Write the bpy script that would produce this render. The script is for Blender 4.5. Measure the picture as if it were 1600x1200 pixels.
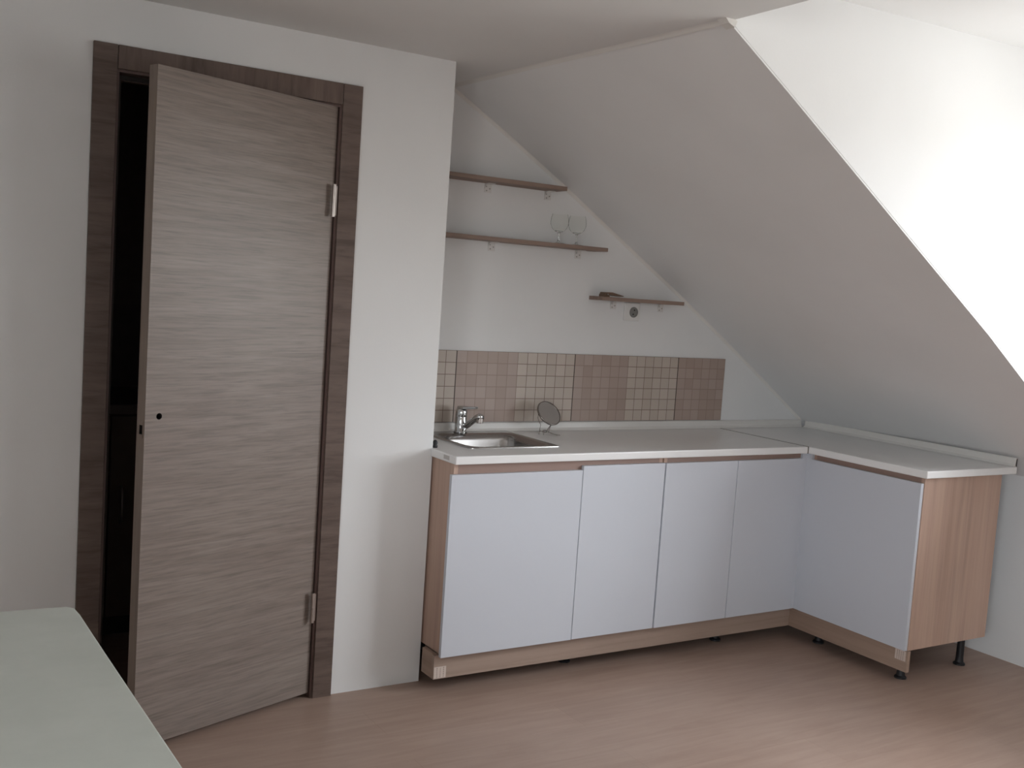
import bpy, bmesh, math, random
from mathutils import Vector, Matrix
for o in list(bpy.data.objects): bpy.data.objects.remove(o, do_unlink=True)
SC = bpy.context.scene
COL = SC.collection

# ------------------------------------------------------------ camera
F_PX = 1647.6
yaw, pitch, roll = 0.5575, -0.0865, 0.0674
cam_d = bpy.data.cameras.new('camera'); cam = bpy.data.objects.new('camera', cam_d); COL.objects.link(cam)
cam_d.sensor_fit = 'HORIZONTAL'; cam_d.sensor_width = 36.0; cam_d.lens = 36.0 * F_PX / 1600.0
cam_d.clip_start = 0.05
fwd = Vector((math.sin(yaw)*math.cos(pitch), math.cos(yaw)*math.cos(pitch), math.sin(pitch)))
rt = Vector((math.cos(yaw), -math.sin(yaw), 0)); up = rt.cross(fwd)
r2 = math.cos(roll)*rt + math.sin(roll)*up; u2 = -math.sin(roll)*rt + math.cos(roll)*up
M = Matrix((r2, u2, -fwd)).transposed().to_4x4(); M.translation = Vector((-0.8115, -3.6974, 1.4327))
cam.matrix_world = M
SC.camera = cam

# ------------------------------------------------------------ world (overcast sky), window light, exposure
W = bpy.data.worlds.new('sky'); SC.world = W; W.use_nodes = True
bg = W.node_tree.nodes['Background']; bg.inputs[1].default_value = 22.0
_t = W.node_tree.nodes.new('ShaderNodeTexCoord'); _s = W.node_tree.nodes.new('ShaderNodeSeparateXYZ'); _r = W.node_tree.nodes.new('ShaderNodeValToRGB')
W.node_tree.links.new(_t.outputs['Generated'], _s.inputs[0]); W.node_tree.links.new(_s.outputs[2], _r.inputs[0]); W.node_tree.links.new(_r.outputs[0], bg.inputs[0])
_r.color_ramp.elements[0].position = 0.0; _r.color_ramp.elements[0].color = (0.52, 0.52, 0.50, 1)     # ground and roofs outside
_r.color_ramp.elements[1].position = 0.06; _r.color_ramp.elements[1].color = (0.90, 0.95, 1.0, 1)      # overcast sky
def portal(name, loc, rot, sx, sy):
    l = bpy.data.lights.new(name, 'AREA'); l.shape = 'RECTANGLE'; l.size = sx; l.size_y = sy
    l.cycles.is_portal = True
    o = bpy.data.objects.new(name, l); COL.objects.link(o); o.location = loc; o.rotation_euler = rot
portal('dormer_window_daylight', (3.46, -2.40, 1.56), (0, math.radians(90), 0), 1.2, 1.5)
portal('added_side_daylight', (-2.72, -4.9, 1.525), (0, math.radians(-90), 0), 1.25, 1.8)  # portal of the added side window, brightens slope and worktops
SC.view_settings.view_transform = 'Standard'; SC.view_settings.look = 'None'
SC.view_settings.gamma = 1.0; SC.view_settings.use_curve_mapping = False
SC.view_settings.exposure = -0.08

# ------------------------------------------------------------ materials
def mat(name, col, rough=0.5, metal=0.0, spec=0.5):
    m = bpy.data.materials.new(name); m.use_nodes = True
    b = m.node_tree.nodes['Principled BSDF']
    b.inputs['Base Color'].default_value = (*col, 1); b.inputs['Roughness'].default_value = rough
    b.inputs['Metallic'].default_value = metal; b.inputs['Specular IOR Level'].default_value = spec
    return m
def N(m, t, **k):
    n = m.node_tree.nodes.new(t)
    for a, b in k.items(): setattr(n, a, b)
    return n
def L(m, a, b): m.node_tree.links.new(a, b)
def coords(m, scale=(1, 1, 1)):
    t = N(m, 'ShaderNodeTexCoord'); mp = N(m, 'ShaderNodeMapping'); mp.inputs['Scale'].default_value = scale
    L(m, t.outputs['Object'], mp.inputs['Vector']); return mp.outputs[0]
def noise(m, vec, scale, detail=4, rough=0.5, dist=0.0):
    n = N(m, 'ShaderNodeTexNoise'); n.inputs['Scale'].default_value = scale; n.inputs['Detail'].default_value = detail
    n.inputs['Roughness'].default_value = rough; n.inputs['Distortion'].default_value = dist
    L(m, vec, n.inputs['Vector']); return n.outputs['Fac']
def ramp(m, fac, stops):
    r = N(m, 'ShaderNodeValToRGB'); e = r.color_ramp.elements
    e[0].position, e[0].color = stops[0][0], (*stops[0][1], 1); e[1].position, e[1].color = stops[-1][0], (*stops[-1][1], 1)
    for p, c in stops[1:-1]:
        x = e.new(p); x.color = (*c, 1)
    L(m, fac, r.inputs['Fac']); return r.outputs['Color']
def mix(m, fac, a, b, mode='MIX'):
    n = N(m, 'ShaderNodeMix', data_type='RGBA', blend_type=mode)
    if isinstance(fac, float): n.inputs['Factor'].default_value = fac
    else: L(m, fac, n.inputs['Factor'])
    for s, v in ((n.inputs[6], a), (n.inputs[7], b)):
        if isinstance(v, tuple): s.default_value = (*v, 1)
        else: L(m, v, s)
    return n.outputs[2]
def bsdf(m): return m.node_tree.nodes['Principled BSDF']
def bump(m, h, strength=0.1, dist=0.002):
    b = N(m, 'ShaderNodeBump'); b.inputs['Strength'].default_value = strength; b.inputs['Distance'].default_value = dist
    L(m, h, b.inputs['Height']); L(m, b.outputs[0], bsdf(m).inputs['Normal'])
def scl(c, k): return tuple(min(1, x*k) for x in c)

def paint(name, col, rough=0.9):
    m = mat(name, col, rough, 0, 0.2)
    v = coords(m); n1 = noise(m, v, 2.2, 3); 
    L(m, ramp(m, n1, [(0.3, scl(col, 0.975)), (0.7, scl(col, 1.02))]), bsdf(m).inputs['Base Color'])
    bump(m, noise(m, v, 120, 4, 0.6), 0.10, 0.002); return m
def wood(name, base, axis, contrast=0.25, rough=0.5, fine=60, stretch=0.05, big=2.0, wav=0.6):
    """streaky laminate; axis = grain direction"""
    m = mat(name, base, rough, 0, 0.35)
    sc = [1.0, 1.0, 1.0]; sc['xyz'.index(axis)] = stretch
    v = coords(m, tuple(sc))
    a = noise(m, v, fine, 6, 0.65, 0.4); b = noise(m, v, fine*0.18, 4, 0.6, wav); c = noise(m, coords(m), big, 3, 0.5)
    c1 = ramp(m, a, [(0.32, scl(base, 1-contrast)), (0.5, base), (0.70, scl(base, 1+contrast*0.55))])
    c2 = ramp(m, b, [(0.35, scl((1, 0.97, 0.95), 1-contrast*0.8)), (0.65, (1, 1, 1))])
    c3 = ramp(m, c, [(0.35, (0.92, 0.90, 0.90)), (0.65, (1.0, 1.0, 1.0))])
    x = mix(m, 1.0, c1, c2, 'MULTIPLY'); x = mix(m, 1.0, x, c3, 'MULTIPLY')
    L(m, x, bsdf(m).inputs['Base Color']); bump(m, a, 0.12, 0.001); return m

M_wall = paint('wall_paint', (0.79, 0.79, 0.785))
M_slope = paint('slope_paint', (0.81, 0.81, 0.81))
M_ceil = paint('ceiling_paint', (0.765, 0.765, 0.755))
M_cove = mat('cove_white', (0.74, 0.72, 0.69), 0.6)
M_leaf = wood('door_laminate', (0.27, 0.225, 0.196), 'x', 0.24, 0.38, 150, 0.05, 1.5, 1.5)
M_edge = wood('door_edge_band', (0.27, 0.215, 0.18), 'z', 0.18, 0.5, 60, 0.05)
M_case_h = wood('casing_laminate', (0.165, 0.122, 0.103), 'x', 0.30, 0.5, 55, 0.12, 4)
M_case_v = wood('casing_head_laminate', (0.175, 0.128, 0.108), 'z', 0.30, 0.5, 55, 0.12, 4)
M_jamb = mat('jamb_brown', (0.12, 0.075, 0.065), 0.5)
M_seal = mat('door_seal', (0.02, 0.015, 0.013), 0.7)
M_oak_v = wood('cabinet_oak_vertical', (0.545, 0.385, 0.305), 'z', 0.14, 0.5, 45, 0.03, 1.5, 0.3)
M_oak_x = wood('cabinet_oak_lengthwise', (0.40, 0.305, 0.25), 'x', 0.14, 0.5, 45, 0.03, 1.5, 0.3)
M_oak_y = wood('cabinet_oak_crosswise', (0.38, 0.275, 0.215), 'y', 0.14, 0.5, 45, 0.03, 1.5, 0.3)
M_shelf = wood('shelf_wood', (0.31, 0.225, 0.185), 'x', 0.22, 0.55, 60, 0.05)
M_rail = mat('rail_brown', (0.30, 0.20, 0.165), 0.5)
M_white = mat('white_laminate', (0.575, 0.595, 0.645), 0.45)
M_top = mat('worktop_white', (0.83, 0.82, 0.81), 0.28)
M_topedge = M_top
M_strip = mat('joint_strip_grey', (0.16, 0.14, 0.12), 0.4, 0.3)
M_steel = mat('stainless_steel', (0.40, 0.385, 0.375), 0.22, 1.0)
M_chrome = mat('chrome', (0.55, 0.55, 0.55), 0.10, 1.0)
M_hinge = mat('hinge_nickel', (0.48, 0.43, 0.40), 0.35, 1.0)
M_black = mat('black_plastic', (0.012, 0.012, 0.014), 0.45)
M_dark = mat('hole_shade_and_mark', (0.015, 0.011, 0.010), 0.8)  # near-black, shade of holes put into the colour; also the tap's dark dot
M_bracket = mat('bracket_white', (0.70, 0.68, 0.66), 0.45)
M_screw = mat('screw_steel', (0.35, 0.33, 0.31), 0.4, 0.8)
M_sock = mat('socket_white', (0.76, 0.75, 0.73), 0.35)
M_mirror = mat('mirror_glass', (0.62, 0.60, 0.58), 0.06, 1.0)
M_wire = mat('mirror_wire', (0.30, 0.27, 0.25), 0.25, 1.0)
M_peg = wood('peg_wood', (0.20, 0.13, 0.09), 'x', 0.3, 0.6, 80, 0.1)
M_grayband = mat('door_edge_white', (0.80, 0.79, 0.78), 0.4)
M_paper = mat('label_paper', (0.62, 0.52, 0.46), 0.7)
M_ink = mat('label_ink', (0.24, 0.17, 0.14), 0.7)
M_frame = mat('window_pvc', (0.8, 0.8, 0.8), 0.4)
# table top: pale grey green, faint mottling
M_table = mat('table_laminate', (0.50, 0.53, 0.48), 0.42)
v = coords(M_table); nn = noise(M_table, v, 9, 6, 0.65)
L(M_table, ramp(M_table, nn, [(0.3, (0.58, 0.61, 0.555)), (0.7, (0.64, 0.665, 0.61))]), bsdf(M_table).inputs['Base Color'])
# floor laminate: long planks in x, very faint joints
M_floor = mat('floor_laminate', (0.4, 0.27, 0.21), 0.42, 0, 0.4)
v = coords(M_floor); vs = coords(M_floor, (0.10, 1, 1))
br = N(M_floor, 'ShaderNodeTexBrick'); L(M_floor, v, br.inputs['Vector'])
for k, val in (('Scale', 1.0), ('Mortar Size', 0.0012), ('Brick Width', 1.28), ('Row Height', 0.19), ('Bias', 0.0)): br.inputs[k].default_value = val
br.inputs['Color1'].default_value = (0.41, 0.30, 0.245, 1); br.inputs['Color2'].default_value = (0.43, 0.315, 0.258, 1); br.inputs['Mortar'].default_value = (0.385, 0.275, 0.22, 1)
g = ramp(M_floor, noise(M_floor, vs, 28, 6, 0.6, 0.5), [(0.3, (0.86, 0.83, 0.81)), (0.65, (1.0, 1.0, 1.0))])
g2 = ramp(M_floor, noise(M_floor, v, 3, 3), [(0.3, (0.93, 0.90, 0.89)), (0.7, (1.0, 1.0, 1.0))])
x = mix(M_floor, 1.0, br.outputs['Color'], g, 'MULTIPLY'); x = mix(M_floor, 1.0, x, g2, 'MULTIPLY'); L(M_floor, x, bsdf(M_floor).inputs['Base Color'])
# clear glass (thin-walled)
def glassmat(name, tint, gl):
    m = bpy.data.materials.new(name); m.use_nodes = True; nt = m.node_tree; nt.nodes.remove(nt.nodes['Principled BSDF'])
    out = nt.nodes['Material Output']; t = N(m, 'ShaderNodeBsdfTransparent'); t.inputs[0].default_value = (*tint, 1)
    gg = N(m, 'ShaderNodeBsdfGlossy'); gg.inputs['Roughness'].default_value = 0.03
    fr = N(m, 'ShaderNodeFresnel'); fr.inputs[0].default_value = gl; mx = N(m, 'ShaderNodeMixShader')
    L(m, fr.outputs[0], mx.inputs[0]); L(m, t.outputs[0], mx.inputs[1]); L(m, gg.outputs[0], mx.inputs[2]); L(m, mx.outputs[0], out.inputs[0]); return m
M_pane = glassmat('window_glass', (0.98, 0.98, 0.98), 1.2)
M_wine = mat('wine_glass', (0.96, 0.97, 0.95), 0.02); bsdf(M_wine).inputs['Transmission Weight'].default_value = 1.0; bsdf(M_wine).inputs['IOR'].default_value = 1.45

M_thin = glassmat('thin_glass', (0.975, 0.98, 0.97), 1.03)
# tiles
TA, CELL, TZ = 1.2206, 0.5777/12, 0.8986
M_tile = mat('mosaic_tiles', (0.4, 0.33, 0.28), 0.35)
def math_(m, op, a, b=None):
    n = N(m, 'ShaderNodeMath', operation=op)
    for s, v in ((n.inputs[0], a), (n.inputs[1], b)):
        if v is None: continue
        if isinstance(v, (int, float)): s.default_value = v
        else: L(m, v, s)
    return n.outputs[0]
tm = M_tile; tc = N(tm, 'ShaderNodeTexCoord'); sp = N(tm, 'ShaderNodeSeparateXYZ'); L(tm, tc.outputs['Object'], sp.inputs[0])
cx = math_(tm, 'DIVIDE', math_(tm, 'SUBTRACT', sp.outputs[0], TA), CELL); cz = math_(tm, 'DIVIDE', math_(tm, 'SUBTRACT', sp.outputs[2], TZ), CELL)
ix = math_(tm, 'FLOOR', cx); iz = math_(tm, 'FLOOR', cz)
half = math_(tm, 'GREATER_THAN', math_(tm, 'FRACT', math_(tm, 'DIVIDE', math_(tm, 'ADD', cx, 48.0), 12.0)), 0.5)
cmb = N(tm, 'ShaderNodeCombineXYZ'); L(tm, ix, cmb.inputs[0]); L(tm, iz, cmb.inputs[2])
wn = N(tm, 'ShaderNodeTexWhiteNoise', noise_dimensions='3D'); L(tm, cmb.outputs[0], wn.inputs['Vector'])
darkc = ramp(tm, wn.outputs['Value'], [(0.0, (0.375, 0.285, 0.24)), (0.5, (0.40, 0.31, 0.265)), (1.0, (0.43, 0.34, 0.30))])
lightc = ramp(tm, wn.outputs['Value'], [(0.0, (0.47, 0.395, 0.335)), (0.5, (0.50, 0.43, 0.37)), (1.0, (0.54, 0.46, 0.40))])
tcol = mix(tm, half, darkc, lightc)
fx = math_(tm, 'ABSOLUTE', math_(tm, 'SUBTRACT', math_(tm, 'FRACT', math_(tm, 'ADD', cx, 48.0)), 0.5))
fz = math_(tm, 'ABSOLUTE', math_(tm, 'SUBTRACT', math_(tm, 'FRACT', math_(tm, 'ADD', cz, 48.0)), 0.5))
line = math_(tm, 'GREATER_THAN', math_(tm, 'MAXIMUM', fx, fz), 0.5-0.028)
f12 = math_(tm, 'ABSOLUTE', math_(tm, 'SUBTRACT', math_(tm, 'FRACT', math_(tm, 'DIVIDE', math_(tm, 'ADD', cx, 48.0), 12.0)), 0.5))
big = math_(tm, 'GREATER_THAN', f12, 0.5-0.0042)
grout = mix(tm, half, (0.285, 0.205, 0.170), (0.20, 0.135, 0.105))
c = mix(tm, line, tcol, grout); c = mix(tm, big, c, (0.07, 0.045, 0.035)); L(tm, c, bsdf(tm).inputs['Base Color'])
bump(tm, math_(tm, 'SUBTRACT', 1.0, line), 0.4, 0.001)

# ------------------------------------------------------------ mesh helpers
def wloc(p):
    v = Vector((0, 0, 0))
    while p is not None: v += p.location; p = p.parent
    return v
def add(name, bm, m, parent=None, smooth=False, bev=0.0, seg=2):
    """bm in world coordinates -> one mesh object"""
    if parent is not None: bmesh.ops.translate(bm, verts=bm.verts, vec=-wloc(parent))
    bmesh.ops.recalc_face_normals(bm, faces=bm.faces)
    me = bpy.data.meshes.new(name); bm.to_mesh(me); bm.free()
    o = bpy.data.objects.new(name, me); COL.objects.link(o)
    for k in (m if isinstance(m, (list, tuple)) else [m]): me.materials.append(k)
    if smooth:
        for p in me.polygons: p.use_smooth = True
    if parent is not None: o.parent = parent
    if bev > 0:
        b = o.modifiers.new('bevel', 'BEVEL'); b.width = bev; b.segments = seg; b.limit_method = 'ANGLE'
        b.angle_limit = math.radians(40); b.harden_normals = False
    return o
def B(): return bmesh.new()
def bx(bm, x0, x1, y0, y1, z0, z1, mi=0):
    vs = [bm.verts.new(p) for p in ((x0,y0,z0),(x1,y0,z0),(x1,y1,z0),(x0,y1,z0),(x0,y0,z1),(x1,y0,z1),(x1,y1,z1),(x0,y1,z1))]
    for f in ((0,3,2,1),(4,5,6,7),(0,1,5,4),(1,2,6,5),(2,3,7,6),(3,0,4,7)):
        bm.faces.new([vs[i] for i in f]).material_index = mi
    return bm
def prism(bm, pts, d, mi=0):
    """polygon pts (3-D) extruded by vector d"""
    a = [bm.verts.new(p) for p in pts]; b = [bm.verts.new(Vector(p)+Vector(d)) for p in pts]
    n = len(pts); bm.faces.new(a).material_index = mi; bm.faces.new(b[::-1]).material_index = mi
    for i in range(n): bm.faces.new((a[i], b[i], b[(i+1) % n], a[(i+1) % n])).material_index = mi
    return bm
def tube(bm, pts, r, n=10, cap=True):
    pts = [Vector(p) for p in pts]; rs = r if isinstance(r, (list, tuple)) else [r]*len(pts); rings = []; prev = None
    for i, p in enumerate(pts):
        t = (pts[min(i+1, len(pts)-1)] - pts[max(i-1, 0)]).normalized()
        if prev is None:
            a = Vector((0, 0, 1)) if abs(t.z) < 0.9 else Vector((1, 0, 0)); u = t.cross(a).normalized()
        else: u = (prev - t*prev.dot(t)).normalized()
        prev = u; w = t.cross(u)
        rings.append([bm.verts.new(p + rs[i]*(math.cos(2*math.pi*k/n)*u + math.sin(2*math.pi*k/n)*w)) for k in range(n)])
    for a, b in zip(rings, rings[1:]):
        for k in range(n): bm.faces.new((a[k], a[(k+1) % n], b[(k+1) % n], b[k]))
    if cap: bm.faces.new(rings[0][::-1]); bm.faces.new(rings[-1])
    return bm
def lathe(bm, c, prof, n=28, ax=None):
    """prof = [(r, h)], around axis ax through c"""
    ax = Vector(ax or (0, 0, 1)).normalized(); a = Vector((1, 0, 0)) if abs(ax.x) < 0.9 else Vector((0, 1, 0))
    u = ax.cross(a).normalized(); w = ax.cross(u); c = Vector(c); rings = []
    for r, h in prof:
        if r < 1e-6: rings.append([bm.verts.new(c+ax*h)])
        else: rings.append([bm.verts.new(c+ax*h+r*(math.cos(2*math.pi*k/n)*u+math.sin(2*math.pi*k/n)*w)) for k in range(n)])
    for A, Bb in zip(rings, rings[1:]):
        for k in range(n):
            k2 = (k+1) % n
            if len(A) == 1 and len(Bb) == 1: continue
            if len(A) == 1: bm.faces.new((A[0], Bb[k2], Bb[k]))
            elif len(Bb) == 1: bm.faces.new((A[k], A[k2], Bb[0]))
            else: bm.faces.new((A[k], A[k2], Bb[k2], Bb[k]))
    return bm
def struct(name, bm, m, parent=None, label=None, **k):
    o = add(name, bm, m, parent, **k)
    if parent is None: o['kind'] = 'structure'
    if label: o['label'] = label
    return o
def thing(name, label, cat, loc, group=None):
    o = bpy.data.objects.new(name, None); COL.objects.link(o); o.location = loc; o.empty_display_size = 0.1
    o['label'] = label; o['category'] = cat
    if group: o['group'] = group
    return o
def tag(o, label, cat, group=None):
    o['label'] = label; o['category'] = cat
    if group: o['group'] = group
    return o
def recentre(o, p):
    """move a parentless mesh's origin to p"""
    p = Vector(p); o.data.transform(Matrix.Translation(-p)); o.location = p; return o
def dup(o, parent=None):
    c = o.copy(); COL.objects.link(c); c.parent = parent
    for ch in list(o.children): dup(ch, c)
    return c
def cut(o, cutter_bm):
    me = bpy.data.meshes.new('cut'); cutter_bm.to_mesh(me); cutter_bm.free(); c = bpy.data.objects.new('cut', me); COL.objects.link(c)
    b = o.modifiers.new('b', 'BOOLEAN'); b.operation = 'DIFFERENCE'; b.object = c; b.solver = 'EXACT'
    bpy.context.view_layer.update(); dg = bpy.context.evaluated_depsgraph_get()
    new = bpy.data.meshes.new_from_object(o.evaluated_get(dg)); o.modifiers.clear(); o.data = new
    bpy.data.objects.remove(c, do_unlink=True)

# ------------------------------------------------------------ key dimensions (metres)
H = 2.215            # flat ceiling
DW = -0.3825         # face of the door wall
XC = 0.9396          # its free corner
ZT, T = 0.86, 0.0296 # worktop
J, D, E, W1 = 2.6547, 0.5705, 1.1649, 3.2304
YD = -1.455          # dormer cheek
XK = 3.395           # knee wall
XL, YR = -2.6, -6.0  # left wall, rear wall
DL, DR, DZ = -0.178, 0.527, 2.006  # door opening (casing inner edges)

# ------------------------------------------------------------ room shell
struct('floor', bx(B(), XL-0.1, XK+0.2, YR-0.1, 1.35, -0.1, 0), M_floor)
bm = B(); bx(bm, XL-0.1, 1.215, YR-0.1, 0.1, H, H+0.16); struct('ceiling', bm, M_ceil)
# back wall of the kitchen recess
struct('wall_back', prism(B(), [(XC-0.1, 0, 0), (XK+0.2, 0, 0), (XK+0.2, 0, 2.3), (XC-0.1, 0, 2.3)], (0, 0.1, 0)), M_wall)
# door wall with opening, and its return to the back wall
bm = B(); y1 = DW+0.10
bx(bm, XL, DL-0.01, DW, y1, 0, H); bx(bm, DR+0.01, XC, DW, y1, 0, H); bx(bm, DL-0.01, DR+0.01, DW, y1, DZ+0.01, H)
bx(bm, XC-0.1, XC, y1, 0, 0, H)
struct('wall_partition', bm, M_wall)

struct('wall_rear', bx(B(), XL, XK, YR-0.12, YR, 0, H), M_wall)
# left wall with an opening for the added fill window
WX0, WX1, WZ0, WZ1 = -5.8, -4.0, 0.90, 2.15
bm = B(); bx(bm, XL-0.1, XL, YR, WX0, 0, H); bx(bm, XL-0.1, XL, WX1, 1.3, 0, H); bx(bm, XL-0.1, XL, WX0, WX1, 0, WZ0); bx(bm, XL-0.1, XL, WX0, WX1, WZ1, H)
struct('wall_left', bm, M_wall)
# knee wall
struct('wall_right', bx(B(), XK, XK+0.1, YR, 0.05, 0, 0.86), M_wall)
# sloped ceiling: back profile (y=0) and dormer-edge profile (y=YD), slightly uneven plaster
back = [(1.120, 2.2155), (1.40, 2.058), (1.678, 1.893), (2.05, 1.662), (2.39, 1.450), (2.82, 1.166), (3.206, 0.899), (XK+0.02, 0.770)]
frontp = [(1.211, 2.2155), (1.455, 2.066), (1.66, 1.938), (1.92, 1.775), (2.14, 1.637), (2.52, 1.400), (3.02, 1.062), (XK+0.02, 0.795)]
FRONT = frontp
bm = B(); n = len(back)
cols = [[bm.verts.new((b[0]+(f[0]-b[0])*t, YD*t, b[1]+(f[1]-b[1])*t)) for b, f in zip(back, frontp)] for t in (0, 0.25, 0.5, 0.75, 1.0)]
for a, b in zip(cols, cols[1:]):
    for i in range(n-1): bm.faces.new((a[i], a[i+1], b[i+1], b[i]))
g = bmesh.ops.extrude_face_region(bm, geom=bm.faces[:]); bmesh.ops.translate(bm, verts=[e for e in g['geom'] if isinstance(e, bmesh.types.BMVert)], vec=(0.08, 0, 0.12))
o = struct('ceiling_slope', bm, M_slope)
# dormer: cheek (far side), near cheek, roof, front wall with window
DX = 3.36; NY = -3.45
bm = B(); prism(bm, [(p[0]-0.005, YD+0.001, p[1]-0.004) for p in frontp] + [(DX+0.1, YD+0.001, 0.80), (DX+0.1, YD+0.001, 2.40), (1.2, YD+0.001, 2.40)], (0, 0.06, 0)); struct('wall_dormer_far', bm, M_slope)
bm = B(); prism(bm, [(p[0], NY, p[1]) for p in frontp] + [(DX+0.1, NY, 0.80), (DX+0.1, NY, 2.40), (1.2, NY, 2.40)], (0, -0.06, 0)); struct('wall_dormer_near', bm, M_slope)
bm = B(); prism(bm, [(1.205, YD+0.06, 2.343), (1.911, YD+0.06, 2.360), (DX+0.1, YD+0.06, 2.393), (DX+0.1, YD+0.06, 2.46), (1.205, YD+0.06, 2.46)], (0, NY-YD-0.12, 0)); struct('ceiling_dormer', bm, M_slope)
y0w, y1w, z0w, z1w = -3.15, -1.65, 0.95, 2.15
bm = B(); bx(bm, DX, DX+0.1, NY, y0w, 0.78, 2.42); bx(bm, DX, DX+0.1, y1w, YD, 0.78, 2.42); bx(bm, DX, DX+0.1, y0w, y1w, 0.78, z0w); bx(bm, DX, DX+0.1, y0w, y1w, z1w, 2.42)
struct('wall_dormer_front', bm, M_slope)
# slope continues on the near side of the dormer
bm = B(); prism(bm, [(1.211, NY, 2.2155), (XK+0.02, NY, 0.795), (XK+0.1, NY, 0.9), (1.3, NY, 2.33)], (0, YR-NY-0.1, 0)); struct('ceiling_slope', bm, M_slope)
def window(name, ax, c0, c1, z0, z1, p0, p1):
    r = bpy.data.objects.new(name, None); COL.objects.link(r); r['kind'] = 'structure'
    mid = ((p0+p1)/2, (c0+c1)/2, z0) if ax == 'x' else ((c0+c1)/2, (p0+p1)/2, z0); r.location = mid
    def bb(bm, a0, a1, q0, q1, w0, w1):
        return bx(bm, w0, w1, a0, a1, q0, q1) if ax == 'x' else bx(bm, a0, a1, w0, w1, q0, q1)
    bm = B(); f = 0.06
    bb(bm, c0, c0+f, z0, z1, p0, p1); bb(bm, c1-f, c1, z0, z1, p0, p1); bb(bm, c0+f, c1-f, z0, z0+f, p0, p1); bb(bm, c0+f, c1-f, z1-f, z1, p0, p1)
    m_ = (c0+c1)/2; bb(bm, m_-0.04, m_+0.04, z0+f, z1-f, p0, p1); add('window_frame', bm, M_frame, r)
    for a, b in ((c0+f, m_-0.04), (m_+0.04, c1-f)):
        add('pane', bb(B(), a, b, z0+f, z1-f, (p0+p1)/2-0.002, (p0+p1)/2+0.002), M_pane, r)
window('window_1', 'x', y0w, y1w, z0w, z1w, DX+0.03, DX+0.09)
window('added_fill_window', 'x', WX0, WX1, WZ0, WZ1, XL-0.09, XL-0.03)  # unseen window, added to light the slope and upward-facing surfaces
# thin cove beads
def bead(name, a, b, n1, n2, s):
    a, b, n1, n2 = Vector(a), Vector(b), Vector(n1).normalized(), Vector(n2).normalized()
    return prism(B(), [a, a+n1*s, a+n1*s*0.55+n2*s*0.25, a+n1*s*0.25+n2*s*0.55, a+n2*s], b-a)
bm = B()
for a, b in zip(back[:-2], back[1:-1]):
    va, vb = Vector((a[0], 0, a[1])), Vector((b[0], 0, b[1])); dn = (vb-va).normalized(); dd = Vector((-abs(dn.z), 0, -abs(dn.x)))
    prism(bm, [va, va+dd*0.012, va+dd*0.0045+Vector((0, -0.0045, 0)), va+Vector((0, -0.009, 0))], vb-va)
struct('trim_1', bm, M_cove)
bm = B(); a = Vector((1.125, 0, H)); b = Vector((1.200, YD-0.012, H))
prism(bm, [a+Vector((0.004, 0, 0.002)), a+Vector((-0.009, 0, 0.001)), a+Vector((0.000, 0, -0.003)), a+Vector((0.010, 0, -0.010)), a+Vector((0.014, 0, -0.002))], b-a); c_ = b+Vector((0, 0.030, 0)); prism(bm, [c_+Vector((0.012, 0, 0.004)), c_+Vector((-0.020, 0, 0.001)), c_+Vector((-0.006, 0, -0.012)), c_+Vector((0.016, 0, -0.021)), c_+Vector((0.024, 0, -0.004))], (0, -0.034, 0)); struct('trim_2', bm, M_cove)

# ------------------------------------------------------------ door
door = bpy.data.objects.new('door_1', None); COL.objects.link(door); door.location = (DR-0.012, DW, 0)
door['kind'] = 'structure'; door['label'] = 'grey-brown wood-grain interior door standing ajar in a darker wooden frame'
ct = 0.012
add('casing', bx(B(), -0.2454, DL, DW-ct, DW, 0, 2.074), M_case_h, door, bev=0.0015)
add('casing', bx(B(), DR, 0.5945, DW-ct, DW, 0, 2.074), M_case_h, door, bev=0.0015)
add('casing', bx(B(), DL+0.0015, DR-0.0015, DW-ct, DW, DZ, 2.074), M_case_v, door, bev=0.0015)
bm = B(); jt = 0.012
bx(bm, DL-0.006, DL+jt-0.004, DW, DW+0.11, 0, DZ); bx(bm, DR-jt+0.004, DR+0.006, DW-0.004, DW+0.11, 0, DZ); bx(bm, DL, DR, DW-0.002, DW+0.11, DZ-jt+0.004, DZ+0.008)
bx(bm, DL+jt-0.004, DL+jt+0.010, DW+0.048, DW+0.075, 0, DZ-jt); bx(bm, DR-jt-0.010, DR-jt+0.004, DW+0.048, DW+0.075, 0, DZ-jt); bx(bm, DL+jt, DR-jt, DW+0.048, DW+0.075, DZ-jt-0.012, DZ-jt+0.004)
add('door_frame', bm, M_jamb, door)
bm = B(); bx(bm, DL+jt+0.004, DR-jt-0.004, DW+0.040, DW+0.048, DZ-jt-0.010, DZ-jt+0.002); bx(bm, DR-jt-0.008, DR-jt+0.002, DW+0.040, DW+0.048, 0.005, DZ-jt); bx(bm, DL+jt-0.002, DL+jt+0.008, DW+0.040, DW+0.048, 0.005, DZ-jt)
add('seal', bm, M_seal, door)
hinge = Vector((0.516, -0.378, 0)); free = Vector((-0.112, -0.606, 0)); ld = (free-hinge).normalized(); ln = Vector((ld.y, -ld.x, 0))
if ln.y < 0: ln = -ln
wl = (free-hinge).length; lt = 0.040
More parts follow.
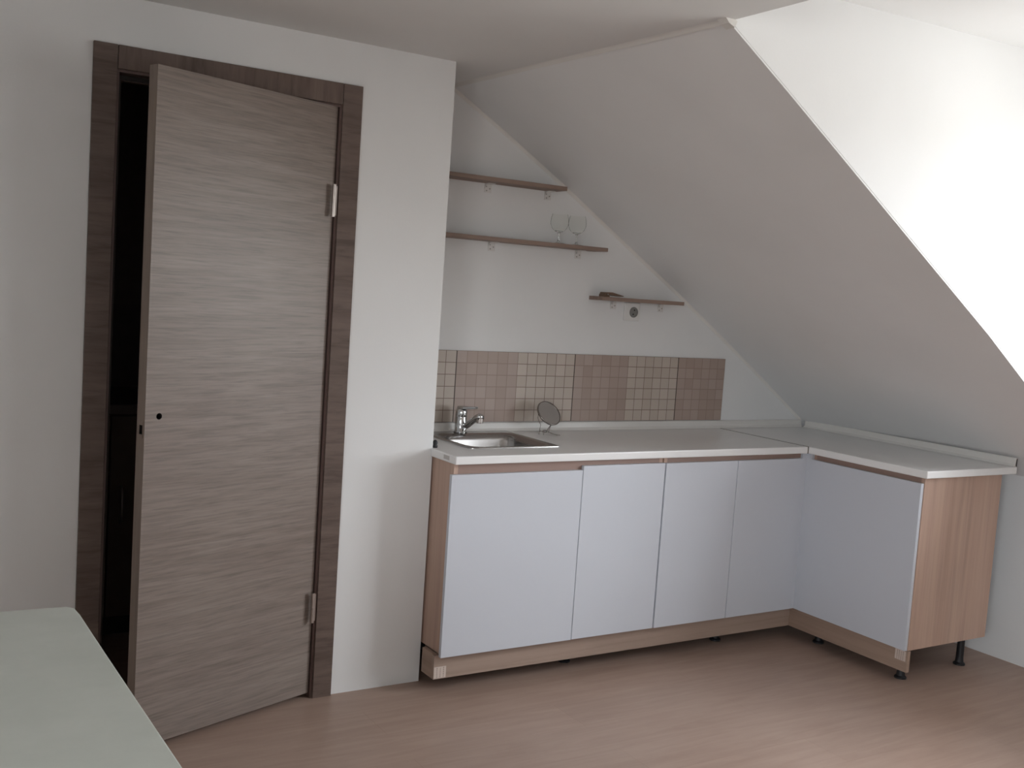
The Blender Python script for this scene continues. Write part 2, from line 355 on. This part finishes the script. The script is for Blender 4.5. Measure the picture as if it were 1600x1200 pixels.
# leaf modelled along its own axes: local x from free edge to hinge
lf = B(); bx(lf, 0, wl, 0, lt, 0.017, 1.999)
me = bpy.data.meshes.new('door_leaf'); lf.to_mesh(me); lf.free(); leaf = bpy.data.objects.new('door_leaf', me); COL.objects.link(leaf)
me.materials.append(M_leaf); me.materials.append(M_edge); me.materials.append(M_dark)
hb = B(); lathe(hb, (0.046, -0.01, 1.007), [(0, 0), (0.0095, 0), (0.0095, 0.045), (0, 0.045)], 24, (0, 1, 0)); bx(hb, -0.01, 0.02, 0.010, 0.026, 0.955, 0.982)
cut(leaf, hb)
leaf.data.materials.clear(); [leaf.data.materials.append(q) for q in (M_leaf, M_edge, M_dark)]
for p in leaf.data.polygons:
    c = p.center; nx = abs(p.normal.x)
    inside = 0.0005 < c.x < wl-0.0005 and 0.0005 < c.y < lt-0.0005 and 0.02 < c.z < 1.99
    p.material_index = 2 if inside else (1 if nx > 0.9 or abs(p.normal.z) > 0.9 else 0)  # bore and slot insides get the painted hole shade
rotm = Matrix(((-ld.x, ln.x, 0), (-ld.y, ln.y, 0), (0, 0, 1))).to_4x4()
rotm.translation = free - Vector(door.location); rotm.translation.z = 0
leaf.parent = door; leaf.matrix_local = rotm
for z0, z1 in ((1.640, 1.746), (0.271, 0.374)):
    bm = B(); hx, hy = 0.5085, DW-0.012-0.006
    lathe(bm, (hx, hy, z0), [(0, 0), (0.0065, 0), (0.0065, (z1-z0)*0.48), (0.005, (z1-z0)*0.485), (0.005, (z1-z0)*0.5), (0.0065, (z1-z0)*0.505), (0.0065, z1-z0), (0, z1-z0)], 16)
    bx(bm, hx, 0.520, DW-0.016, DW-0.012, z0+0.005, z1-0.005)
    add('hinge', bm, M_hinge, door, label=None) if False else add('hinge', bm, M_hinge, door)
pl = B(); bx(pl, -0.0012, 0, 0.008, 0.028, 0.945, 0.955); bx(pl, -0.0012, 0, 0.008, 0.028, 0.982, 0.992); bx(pl, -0.0012, 0, 0.008, 0.010, 0.955, 0.982); bx(pl, -0.0012, 0, 0.026, 0.028, 0.955, 0.982)
me = bpy.data.meshes.new('latch_plate'); pl.to_mesh(me); pl.free(); me.materials.append(M_edge); q = bpy.data.objects.new('latch_plate', me); COL.objects.link(q); q.parent = leaf

# ------------------------------------------------------------ dark room behind the door
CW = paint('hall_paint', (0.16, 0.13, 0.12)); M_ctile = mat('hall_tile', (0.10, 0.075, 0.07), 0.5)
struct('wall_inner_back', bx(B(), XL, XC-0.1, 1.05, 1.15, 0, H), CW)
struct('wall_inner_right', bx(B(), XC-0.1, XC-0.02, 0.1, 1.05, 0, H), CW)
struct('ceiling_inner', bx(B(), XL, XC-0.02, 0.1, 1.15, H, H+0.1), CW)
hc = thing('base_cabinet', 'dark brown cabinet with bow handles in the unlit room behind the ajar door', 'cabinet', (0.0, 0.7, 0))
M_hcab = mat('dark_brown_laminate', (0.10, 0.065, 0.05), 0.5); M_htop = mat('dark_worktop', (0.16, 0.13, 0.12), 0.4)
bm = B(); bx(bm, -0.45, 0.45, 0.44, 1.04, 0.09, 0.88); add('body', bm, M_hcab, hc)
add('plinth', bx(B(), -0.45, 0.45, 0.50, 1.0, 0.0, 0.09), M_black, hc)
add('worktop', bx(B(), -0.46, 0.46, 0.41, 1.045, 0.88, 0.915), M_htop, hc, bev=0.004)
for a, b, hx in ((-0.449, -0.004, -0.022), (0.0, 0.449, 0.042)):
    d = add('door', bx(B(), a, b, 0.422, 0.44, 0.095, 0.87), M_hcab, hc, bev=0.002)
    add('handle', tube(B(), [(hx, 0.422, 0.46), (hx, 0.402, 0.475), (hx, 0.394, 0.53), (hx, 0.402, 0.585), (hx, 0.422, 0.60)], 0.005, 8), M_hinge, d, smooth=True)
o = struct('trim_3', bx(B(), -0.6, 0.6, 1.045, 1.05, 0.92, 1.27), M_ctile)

# ------------------------------------------------------------ kitchen cabinets
Z0, ZR0, ZU = 0.143, 0.806, ZT-T
PT = 0.016
def carcass(root, x0, x1, y0, y1, endm, names=('side_panel', 'side_panel')):
    add('side_panel', bx(B(), x0, x0+PT, y0, y1, Z0, ZU), endm, root); add('side_panel', bx(B(), x1-PT, x1, y0, y1, Z0, ZU), endm, root)
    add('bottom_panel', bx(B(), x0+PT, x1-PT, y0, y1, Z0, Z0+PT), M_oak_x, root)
    add('back_panel', bx(B(), x0+PT, x1-PT, y1-0.004, y1, Z0+PT, ZU), M_white, root)
def leg(root, x, y):
    bm = B(); lathe(bm, (x, y, 0), [(0, 0), (0.024, 0), (0.024, 0.006), (0.017, 0.012), (0.015, 0.03), (0.015, Z0-0.012), (0.022, Z0-0.010), (0.022, Z0), (0, Z0)], 20)
    add('leg', bm, M_black, root, smooth=False)
FY = -0.5523   # door faces of the long run
ca = thing('base_cabinet', 'white two-door oak-sided base cabinet under the sink, left door wider and set lower', 'cabinet', (1.40, -0.28, 0), 'kitchen base cabinets')
carcass(ca, 0.9470, 1.880, FY+PT+0.001, -0.02, M_oak_v)
add('rail', bx(B(), 0.9470+PT, 1.880-PT, FY+PT+0.001, FY+PT+0.020, 0.755, ZU), M_rail, ca)
add('door', bx(B(), 0.9315, 1.4865, FY, FY+PT, Z0+0.000, 0.7925), [M_white], ca, bev=0.001)
add('door', bx(B(), 1.4895, 1.8815, FY, FY+PT, Z0+0.001, 0.808), [M_white], ca, bev=0.001)
leg(ca, 1.569, -0.405); leg(ca, 1.09, -0.35)
leg(ca, 1.09, -0.10); leg(ca, 1.83, -0.10)
YA_ = -0.576
cb = thing('base_cabinet', 'white two-door base cabinet in the inner corner, right of the sink cabinet', 'cabinet', (2.28, -0.28, 0), 'kitchen base cabinets')
carcass(cb, 1.888, 2.6640, FY+PT+0.001, -0.02, M_oak_v)
add('rail', bx(B(), 1.888+PT, 2.6640-PT, FY+PT+0.001, FY+PT+0.020, 0.765, ZU), M_rail, cb)
add('door', bx(B(), 1.8885, 2.2690, FY, FY+PT, Z0, 0.8065), M_white, cb, bev=0.001)
add('door', bx(B(), 2.2720, 2.6480, FY, FY+PT, Z0, 0.8065), M_white, cb, bev=0.001)
add('corner_post', prism(B(), [(2.649, FY+0.003, Z0), (2.6735, FY+0.003, Z0), (2.6735, YA_-0.003, Z0), (2.6875, YA_-0.003, Z0), (2.6875, FY+PT, Z0), (2.649, FY+PT, Z0)], (0, 0, ZU-Z0)), M_white, cb)
for x, y in ((2.346, -0.425), (1.93, -0.33), (1.93, -0.10), (2.61, -0.10)): leg(cb, x, y)
cc = thing('base_cabinet', 'white single-door base cabinet with exposed oak end panel, on the return by the right wall', 'cabinet', (2.93, -0.86, 0), 'kitchen base cabinets')
YA, YB = -0.576, -1.1355
add('side_panel', bx(B(), 2.6880, 3.177, YB, YB+PT, Z0, ZU), M_oak_v, cc); add('side_panel', bx(B(), 2.6880, 3.177, YA-PT, YA, Z0, ZU), M_oak_v, cc)
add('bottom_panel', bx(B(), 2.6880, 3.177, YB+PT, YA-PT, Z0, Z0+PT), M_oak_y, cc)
add('back_panel', bx(B(), 3.173, 3.177, YB+PT, YA-PT, Z0+PT, ZU), M_white, cc)
add('rail', bx(B(), 2.6880, 2.707, YB+PT, YA-PT, 0.765, ZU), M_rail, cc)
add('door', bx(B(), 2.6708, 2.6868, YB+0.003, YA-0.004, Z0, 0.8065), M_white, cc, bev=0.001)
for x, y in ((2.757, -1.062), (3.150, -1.050), (2.772, -0.62), (3.150, -0.62)): leg(cc, x, y)
# plinth boards
KY = -0.5168
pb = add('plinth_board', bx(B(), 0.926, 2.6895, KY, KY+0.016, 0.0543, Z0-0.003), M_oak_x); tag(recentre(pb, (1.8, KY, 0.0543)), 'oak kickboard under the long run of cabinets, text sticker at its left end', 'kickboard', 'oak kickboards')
add('end_return', bx(B(), 0.926, 0.942, KY+0.016, -0.424, 0.0543, Z0-0.0006), M_oak_y, pb)
pc = add('plinth_board', bx(B(), 2.6900, 2.706, -1.1351, KY+0.012, 0.0543, Z0-0.003), M_oak_y); tag(recentre(pc, (2.698, -0.83, 0.0543)), 'oak kickboard under the single-door return cabinet, text sticker at its near end', 'kickboard', 'oak kickboards')
def sticker(parent, org, du, dv, nrm, w, h, lines):
    org, du, dv, nrm = map(Vector, (org, du, dv, nrm)); p = lambda a, b, c=0.0: org+du*a+dv*b+nrm*c
    s = add('sticker', prism(B(), [p(0, 0, 0.0002), p(w, 0, 0.0002), p(w, h, 0.0002), p(0, h, 0.0002)], nrm*0.0003), M_paper, parent, label=None) if False else add('sticker', prism(B(), [p(0, 0, 0.0002), p(w, 0, 0.0002), p(w, h, 0.0002), p(0, h, 0.0002)], nrm*0.0003), M_paper, parent)
    bm = B(); rng = random.Random(4)
    for i in range(lines):
        a = w*(0.22+0.55*i/max(1, lines-1)) if lines > 1 else w*0.3; y = h*0.06
        while y < h*0.9:
            l = rng.uniform(0.05, 0.14)*h; prism(bm, [p(a, y, 0.0005), p(a+w*0.05, y, 0.0005), p(a+w*0.05, min(y+l, h*0.95), 0.0005), p(a, min(y+l, h*0.95), 0.0005)], nrm*0.0001); y += l+h*0.05
    add('print', bm, M_ink, s); s['label'] = 'small pale paper sticker with faint printed lines'; return s
sticker(pb, (0.928, KY, 0.0565), (1, 0, 0), (0, 0, 1), (0, -1, 0), 0.048, 0.042, 3)
sticker(pc, (2.690, -1.127, 0.096), (0, 1, 0), (0, 0, 1), (-1, 0, 0), 0.050, 0.040, 4)

# ------------------------------------------------------------ worktops
HX0, HX1, HY0, HY1 = 1.085, 1.440, -0.410, -0.055     # sink cut-out
xs = [0.9415, HX0, HX1, J-0.0015]; ys = [-D, HY0, HY1, -0.001]
bm = B(); gv = {}
def slab(bm, xs, ys, hole, z0, z1):
    V = {}
    for k, z in enumerate((z0, z1)):
        for i, x in enumerate(xs):
            for j, y in enumerate(ys): V[i, j, k] = bm.verts.new((x, y, z))
    nx, ny = len(xs)-1, len(ys)-1; solid = {(i, j) for i in range(nx) for j in range(ny)} - hole
    for i, j in solid:
        bm.faces.new((V[i,j,1], V[i+1,j,1], V[i+1,j+1,1], V[i,j+1,1])); bm.faces.new((V[i,j,0], V[i,j+1,0], V[i+1,j+1,0], V[i+1,j,0]))
        for (a, b), (p, q) in (((i-1, j), ((i, j+1), (i, j))), ((i+1, j), ((i+1, j), (i+1, j+1))), ((i, j-1), ((i, j), (i+1, j))), ((i, j+1), ((i+1, j+1), (i, j+1)))):
            if (a, b) not in solid: bm.faces.new((V[p[0],p[1],0], V[q[0],q[1],0], V[q[0],q[1],1], V[p[0],p[1],1]))
    bmesh.ops.delete(bm, geom=[v for v in bm.verts if not v.link_faces], context='VERTS')
xs = [0.9325, 0.9415, HX0, HX1, J-0.0015]; ys = [-D, HY0, -0.384, HY1, -0.001]
slab(bm, xs, ys, {(0, 2), (0, 3), (2, 1), (2, 2)}, ZU+0.0002, ZT)
wt = tag(recentre(add('worktop', bm, M_top, bev=0.004, seg=3), (1.8, -0.28, ZU)), 'long white worktop with the steel sink set in its left end', 'worktop')
add('joint_strip', bx(B(), J-0.0015, J+0.0015, -D-0.0005, -0.022, ZU, ZT+0.0008), M_strip, wt)
s = add('sticker', bx(B(), 0.9320, 0.9324, -0.524, -0.483, ZU+0.009, ZT-0.006), mat('faded_label', (0.52, 0.49, 0.47), 0.6), wt)
o = add('worktop', bx(B(), J+0.002, W1, -E, -0.001, ZU+0.0002, ZT), M_top, bev=0.004, seg=3)
tag(recentre(o, (2.94, -0.6, ZU)), 'white worktop of the return leg by the right wall, beyond the dark joint', 'worktop')
# upstand profiles (triangular with soft foot)
def upstand(p0, p1, n):
    p0, p1, n = Vector(p0), Vector(p1), Vector(n)
    prof = [(0.001, 0.0005), (0.024, 0.0005), (0.020, 0.004), (0.0135, 0.012), (0.0115, 0.032), (0.009, 0.036), (0.001, 0.0365)]
    return prism(B(), [p0+n*a+Vector((0, 0, b)) for a, b in prof], p1-p0)
M_up = mat('upstand_white', (0.70, 0.68, 0.65), 0.28)
tag(recentre(add('upstand_strip', upstand((XC+0.002, 0, ZT), (3.205, 0, ZT), (0, -1, 0)), M_up, bev=0.0012), (2.0, 0, ZT)), 'glossy white sealing strip below the mosaic tiles along the back wall', 'worktop strip', 'worktop sealing strips')
us = tag(recentre(add('upstand_strip', upstand((W1, -0.024, ZT), (W1, -E+0.004, ZT), (-1, 0, 0)), M_up, bev=0.0012), (W1, -0.6, ZT)), 'white sealing strip under the sloped ceiling along the return worktop', 'worktop strip', 'worktop sealing strips')
add('end_hollow_shade', prism(B(), [(W1-0.002, -E+0.0035, ZT+0.001), (W1-0.009, -E+0.0035, ZT+0.004), (W1-0.006, -E+0.0035, ZT+0.030), (W1-0.001, -E+0.0035, ZT+0.035)], (0, -0.0008, 0)), M_dark, us)  # dark sheet on the solid end, painted shade of a hollow
# mosaic tile panel
o = add('mosaic_splashback', bx(B(), XC+0.001, 2.6636, -0.008, -0.0005, TZ, TZ+6*CELL), M_tile)
o['label'] = 'strip of beige and pinkish mosaic tiles on the wall above the worktop'; o['category'] = 'splashback'

# ------------------------------------------------------------ sink and tap
def rrect(x0, x1, y0, y1, r, z, n=7):
    rs = r if isinstance(r, (list, tuple)) else [r]*4; out = []
    for (cx_, cy_, a0), rr in zip(((x1-rs[0], y1-rs[0], 0), (x0+rs[1], y1-rs[1], 90), (x0+rs[2], y0+rs[2], 180), (x1-rs[3], y0+rs[3], 270)), rs):
        for k in range(n):
            a = math.radians(a0+90*k/(n-1)); out.append((cx_+rr*math.cos(a), cy_+rr*math.sin(a), z))
    return out
SX0, SX1, SY0, SY1 = 1.064, 1.459, -0.428, -0.034
sk = thing('kitchen_sink', 'square stainless steel sink set into the white worktop', 'sink', (1.26, -0.23, ZT))
loops = [rrect(SX0, SX1, SY0, SY1, [.012, .03, .045, .006], ZT+0.0003), rrect(SX0, SX1, SY0, SY1, [.012, .03, .045, .006], ZT+0.004),
         rrect(SX0+.005, SX1-.005, SY0+.005, SY1-.005, [.01, .026, .04, .005], ZT+0.0062), rrect(SX0+.022, SX1-.022, SY0+.014, SY1-.080, [.06, .06, .06, .05], ZT+0.0045),
         rrect(SX0+.030, SX1-.030, SY0+.021, SY1-.088, [.06, .06, .06, .05], ZT-0.002), rrect(SX0+.036, SX1-.036, SY0+.027, SY1-.094, [.06]*4, ZT-0.02),
         rrect(SX0+.042, SX1-.042, SY0+.033, SY1-.100, [.06]*4, ZT-0.125), rrect(SX0+.056, SX1-.056, SY0+.047, SY1-.114, [.05]*4, ZT-0.145), rrect(SX0+.15, SX1-.15, SY0+.12, SY1-.18, [.04]*4, ZT-0.150)]
bm = B(); rv = [[bm.verts.new(p) for p in l] for l in loops]; n = len(loops[0])
for a, b in zip(rv, rv[1:]):
    for k in range(n): bm.faces.new((a[k], a[(k+1) % n], b[(k+1) % n], b[k]))
bm.faces.new(rv[-1]); o = add('basin', bm, M_steel, sk, smooth=True)
add('drain', lathe(B(), (1.2615, -0.255, ZT-0.150), [(0, 0.003), (0.012, 0.001), (0.03, 0.001), (0.038, 0.004), (0.042, 0.001), (0.042, 0.0)], 28), M_chrome, sk, smooth=True)
TX, TY = 1.226, -0.066; tz0 = ZT+0.006
tp = thing('mixer_tap', 'chrome single-lever mixer tap at the back of the steel sink', 'tap', (TX, TY, tz0))
add('body', lathe(B(), (TX, TY, tz0), [(0, 0), (0.027, 0), (0.027, 0.004), (0.0235, 0.007), (0.0240, 0.030), (0.0235, 0.060), (0.0220, 0.063), (0.0235, 0.066), (0.0230, 0.088), (0.019, 0.0955), (0, 0.097)], 32), M_chrome, tp, smooth=True)
spt = [(TX+.002, TY-.012, tz0+.020), (TX+.006, TY-.045, tz0+.036), (TX+.008, TY-.080, tz0+.057), (TX+.010, TY-.108, tz0+.073), (TX+.012, TY-.124, tz0+.078), (TX+.012, TY-.136, tz0+.075)]
sp_ = add('spout', tube(B(), spt, [.013, .0125, .012, .0125, .014, .013], 18), M_chrome, tp, smooth=True)
add('aerator', lathe(B(), (TX+.012, TY-.127, tz0+.074), [(0, -0.020), (0.0115, -0.020), (0.0125, -0.018), (0.0125, 0), (0, 0)], 20), M_hinge, sp_, smooth=False)
ldv = Vector((0.36, -0.93, 0)).normalized(); pv = Vector((-ldv.y, ldv.x, 0)); c0 = Vector((TX, TY, tz0+0.0955))
bm = B(); prism(bm, [c0-pv*.016-ldv*.012, c0-pv*.016+ldv*.02, c0-pv*.009+ldv*.075+Vector((0, 0, .006)), c0+pv*.009+ldv*.075+Vector((0, 0, .006)), c0+pv*.016+ldv*.02, c0+pv*.016-ldv*.012], (0, 0, 0.010))
add('lever', bm, M_chrome, tp, bev=0.0025, seg=3)
add('indicator', lathe(B(), Vector((TX, TY, tz0+0.079))+(Vector((-0.81, -3.70, 0))-Vector((1.23, -0.06, 0))).normalized()*0.0212+Vector((.002, 0, 0)), [(0, 0.001), (0.0035, 0.001), (0.0035, 0)], 12, Vector((-0.49, -0.87, 0))), M_dark, tp)
# black stopper at the corner
bm = B(); lathe(bm, (0.9520, -0.376, ZT), [(0, 0), (0.0085, 0), (0.0095, 0.006), (0.007, 0.012), (0.0095, 0.018), (0.007, 0.025), (0.003, 0.028), (0, 0.028)], 18)
tag(recentre(add('stopper', bm, M_black, smooth=True), (0.9520, -0.376, ZT)), 'small black knobbed piece standing on the worktop against the wall corner', 'stopper')

# ------------------------------------------------------------ round mirror on wire stand
mc = Vector((1.617, -0.105, 0.946)); R_ = 0.0560
n_cam = -fwd; mn = (r2*0.54 + u2*0.53 + n_cam*0.65).normalized()
mr = thing('table_mirror', 'round tilted make-up mirror on a thin wire stand, beside the sink', 'mirror', (1.62, -0.105, ZT))
add('rim', lathe(B(), mc, [(R_-0.003, 0.0032), (R_, 0.0045), (R_+0.0015, 0), (R_, -0.0045), (R_-0.003, -0.0032), (R_-0.003, 0.0032)], 44, mn), M_wire, mr, smooth=True)
add('mirror_glass', lathe(B(), mc, [(0, 0.0022), (R_-0.003, 0.0022), (R_-0.003, -0.0022), (0, -0.0022)], 44, mn), M_mirror, mr)
# pivots on the horizontal diameter of the disc
hd = mn.cross(Vector((0, 0, 1))).normalized()
if hd.x > 0: hd = -hd
pL, pR = mc+hd*(R_+0.002), mc-hd*(R_+0.002); zf = ZT+0.0015
def foot(p, s): return (p[0], p[1], zf)
add('wire_arm', tube(B(), [pL, pL+Vector((0.000, 0, -0.02)), Vector((1.584, -0.100, 0.897)), Vector((1.572, -0.112, 0.874)), Vector((1.566, -0.118, zf))], 0.0013, 8), M_wire, mr, smooth=True)
add('wire_arm', tube(B(), [pR, pR+Vector((0.000, 0, -0.02)), Vector((1.648, -0.085, 0.897)), Vector((1.640, -0.080, 0.874)), Vector((1.644, -0.074, zf))], 0.0013, 8), M_wire, mr, smooth=True)
add('wire_foot', tube(B(), [(1.566, -0.118, zf), (1.586, -0.095, zf+.010), (1.602, -0.100, zf+.006), (1.612, -0.106, zf+.004), (1.640, -0.140, zf), (1.650, -0.150, zf)], 0.0013, 8), M_wire, mr, smooth=True)
add('wire_foot', tube(B(), [(1.578, -0.135, zf), (1.592, -0.108, zf+.014), (1.606, -0.104, zf+.014), (1.616, -0.112, zf+.008), (1.634, -0.152, zf)], 0.0013, 8), M_wire, mr, smooth=True)
add('wire_foot', tube(B(), [(1.600, -0.108, zf+.005), (1.612, -0.104, zf+.006), (1.630, -0.086, zf+.016), (1.648, -0.085, 0.897)], 0.0015, 8), M_wire, mr, smooth=True)

# ------------------------------------------------------------ shelves
def bracket(x, z, parent):
    bm = B(); w = 0.032; bx(bm, x-w/2, x+w/2, -0.002, -0.0002, z-0.036, z-0.0002); bx(bm, x-w/2, x+w/2, -0.036, -0.002, z-0.002, z-0.0002)
    prism(bm, [(x-w/2, -0.002, z-0.002), (x-w/2, -0.020, z-0.002), (x-w/2, -0.002, z-0.020)], (0.0016, 0, 0))
    b = add('bracket', bm, M_bracket, parent); sm = B()
    for dx, dz in ((-0.008, -0.012), (0.008, -0.020), (-0.006, -0.028)): lathe(sm, (x+dx, -0.002, z+dz), [(0, 0.0012), (0.0028, 0.0008), (0.0030, 0)], 10, (0, -1, 0))
    add('screw', sm, M_screw, b)
def shelf(x0, x1, z0, th, dep, brs, label, slant=0.0):
    r = thing('wall_shelf', label, 'shelf', ((x0+x1)/2, -dep/2, z0), 'narrow wooden wall shelves')
    add('board', prism(B(), [(x0, -dep, z0), (x1, -dep, z0), (x1, -0.0005, z0), (x0, -0.0005, z0)], (0, 0, th)), M_shelf, r, bev=0.0008)
    for b in brs: bracket(b, z0, r)
DP = 0.10
shelf(XC+0.001, 1.634, 1.858, 0.0165, DP, (1.318, 1.605), 'topmost narrow wooden shelf, running from the wall corner to the sloped ceiling')
shelf(XC+0.001, 1.862, 1.629, 0.0155, DP, (1.352, 1.778), 'middle and longest narrow wooden shelf, carrying two wine glasses')
shelf(1.853, 2.303, 1.425, 0.0160, DP, (1.985, 2.250), 'lowest and shortest wooden shelf, above the wall socket')

# wine glasses
def wineglass(x, y, z, label):
    r = thing('wine_glass', label, 'glass', (x, y, z), 'wine glasses on the middle shelf')
    add('base', lathe(B(), (x, y, z), [(0, 0.0003), (0.031, 0.0003), (0.0315, 0.0012), (0.024, 0.0026), (0.010, 0.005), (0.0045, 0.010), (0, 0.010)], 32), M_wine, r, smooth=True)
    add('stem', lathe(B(), (x, y, z), [(0, 0.0101), (0.0042, 0.0101), (0.0034, 0.022), (0.0034, 0.038), (0.005, 0.0455), (0, 0.0455)], 20), M_wine, r, smooth=True)
    add('bowl_foot', lathe(B(), (x, y, z), [(0, 0.0456), (0.006, 0.0458), (0.015, 0.0492), (0.021, 0.0528), (0.018, 0.0528), (0.008, 0.0512), (0, 0.0508)], 28), M_wine, r, smooth=True)
    outer = [(0, 0.0456), (0.008, 0.0462), (0.020, 0.052), (0.030, 0.063), (0.0365, 0.078), (0.0375, 0.090), (0.0355, 0.106), (0.0315, 0.122)]
    inner = [(0.0305, 0.122), (0.0343, 0.106), (0.0363, 0.090), (0.0353, 0.078), (0.0288, 0.0645), (0.019, 0.0540), (0.008, 0.0500), (0, 0.0495)]
    add('bowl', lathe(B(), (x, y, z), [(0.0212, 0.0530)]+outer[3:], 36), M_thin, r, smooth=True)
wineglass(1.640, -0.052, 1.6448, 'left wine glass of the pair on the middle shelf')
wineglass(1.729, -0.052, 1.6448, 'right wine glass of the pair, nearer the shelf end')

# small wooden peg-like piece on the lowest shelf
gx, gz = 1.870, 1.441
r = thing('wooden_clip', 'small brown wooden clip-like piece lying on the left end of the lowest shelf', 'wooden piece', (gx+0.05, -0.06, gz))
add('upper_arm', prism(B(), [(gx, -0.085, gz+.010), (gx+.004, -0.085, gz+.019), (gx+.045, -0.085, gz+.020), (gx+.105, -0.085, gz+.008), (gx+.105, -0.085, gz+.005), (gx+.085, -0.085, gz+.0045), (gx+.028, -0.085, gz+.0085)], (0, 0.035, 0)), M_peg, r, bev=0.001)
add('lower_arm', prism(B(), [(gx-.002, -0.085, gz), (gx-.002, -0.085, gz+.0098), (gx+.027, -0.085, gz+.0083), (gx+.032, -0.085, gz)], (0, 0.035, 0)), M_peg, r, bev=0.001)
add('spring', tube(B(), [(gx+.018, -0.089, gz+.0105), (gx+.018, -0.046, gz+.0105)], 0.003, 10), M_screw, r)

# socket
r = thing('wall_socket', 'white wall socket just under the lowest wooden shelf', 'socket', (2.0865, 0, 1.385))
add('plate', bx(B(), 2.0445, 2.1285, -0.010, -0.0003, 1.3430, 1.4225), M_sock, r, bev=0.003, seg=3)
scx, scz = 2.094, 1.381
add('insert', lathe(B(), (scx, -0.010, scz), [(0, 0.0004), (0.0175, 0.0004), (0.0185, 0.0028), (0.0225, 0.0030), (0.0235, 0.0002)], 28, (0, -1, 0)), mat('socket_insert', (0.22, 0.215, 0.205), 0.4), r, smooth=False)
bm = B()
for dx in (-0.009, 0.009): lathe(bm, (scx+dx*0.3, -0.0105, scz+dx), [(0, 0.001), (0.0032, 0.001), (0.0032, 0)], 12, (0, -1, 0))
add('contact_hole', bm, M_dark, r)  # dark discs painted as the shade of contact holes

# ------------------------------------------------------------ table in the foreground
tb = thing('table', 'pale grey-green table with only its corner showing in the foreground', 'table', (-0.90, -2.2, 0))
def tp_pts(z): return [(p[0], p[1], z) for p in rrect(-1.36, -0.425, -2.92, -1.497, 0.012, z, 5)]
top = [(-1.36, -2.92), (-0.423, -2.92), (-0.4235, -2.30), (-0.433, -1.80), (-0.4365, -1.560), (-0.4400, -1.515), (-0.4520, -1.5015), (-0.4900, -1.4975), (-1.36, -1.462)]
add('table_top', prism(B(), [(x, y, 0.722) for x, y in top], (0, 0, 0.028)), M_table, tb, bev=0.003)
bm = B(); bx(bm, -1.30, -0.50, -2.86, -2.84, 0.64, 0.7218); bx(bm, -1.30, -0.50, -1.58, -1.56, 0.64, 0.7218); bx(bm, -1.30, -1.28, -2.84, -1.58, 0.64, 0.7218); bx(bm, -0.52, -0.50, -2.84, -1.58, 0.64, 0.7218)
add('apron', bm, M_table, tb)
for x in (-1.325, -0.525):
    for y in (-2.885, -1.60): add('leg', bx(B(), x, x+0.05, y, y+0.05, 0, 0.7218), M_table, tb, bev=0.003)
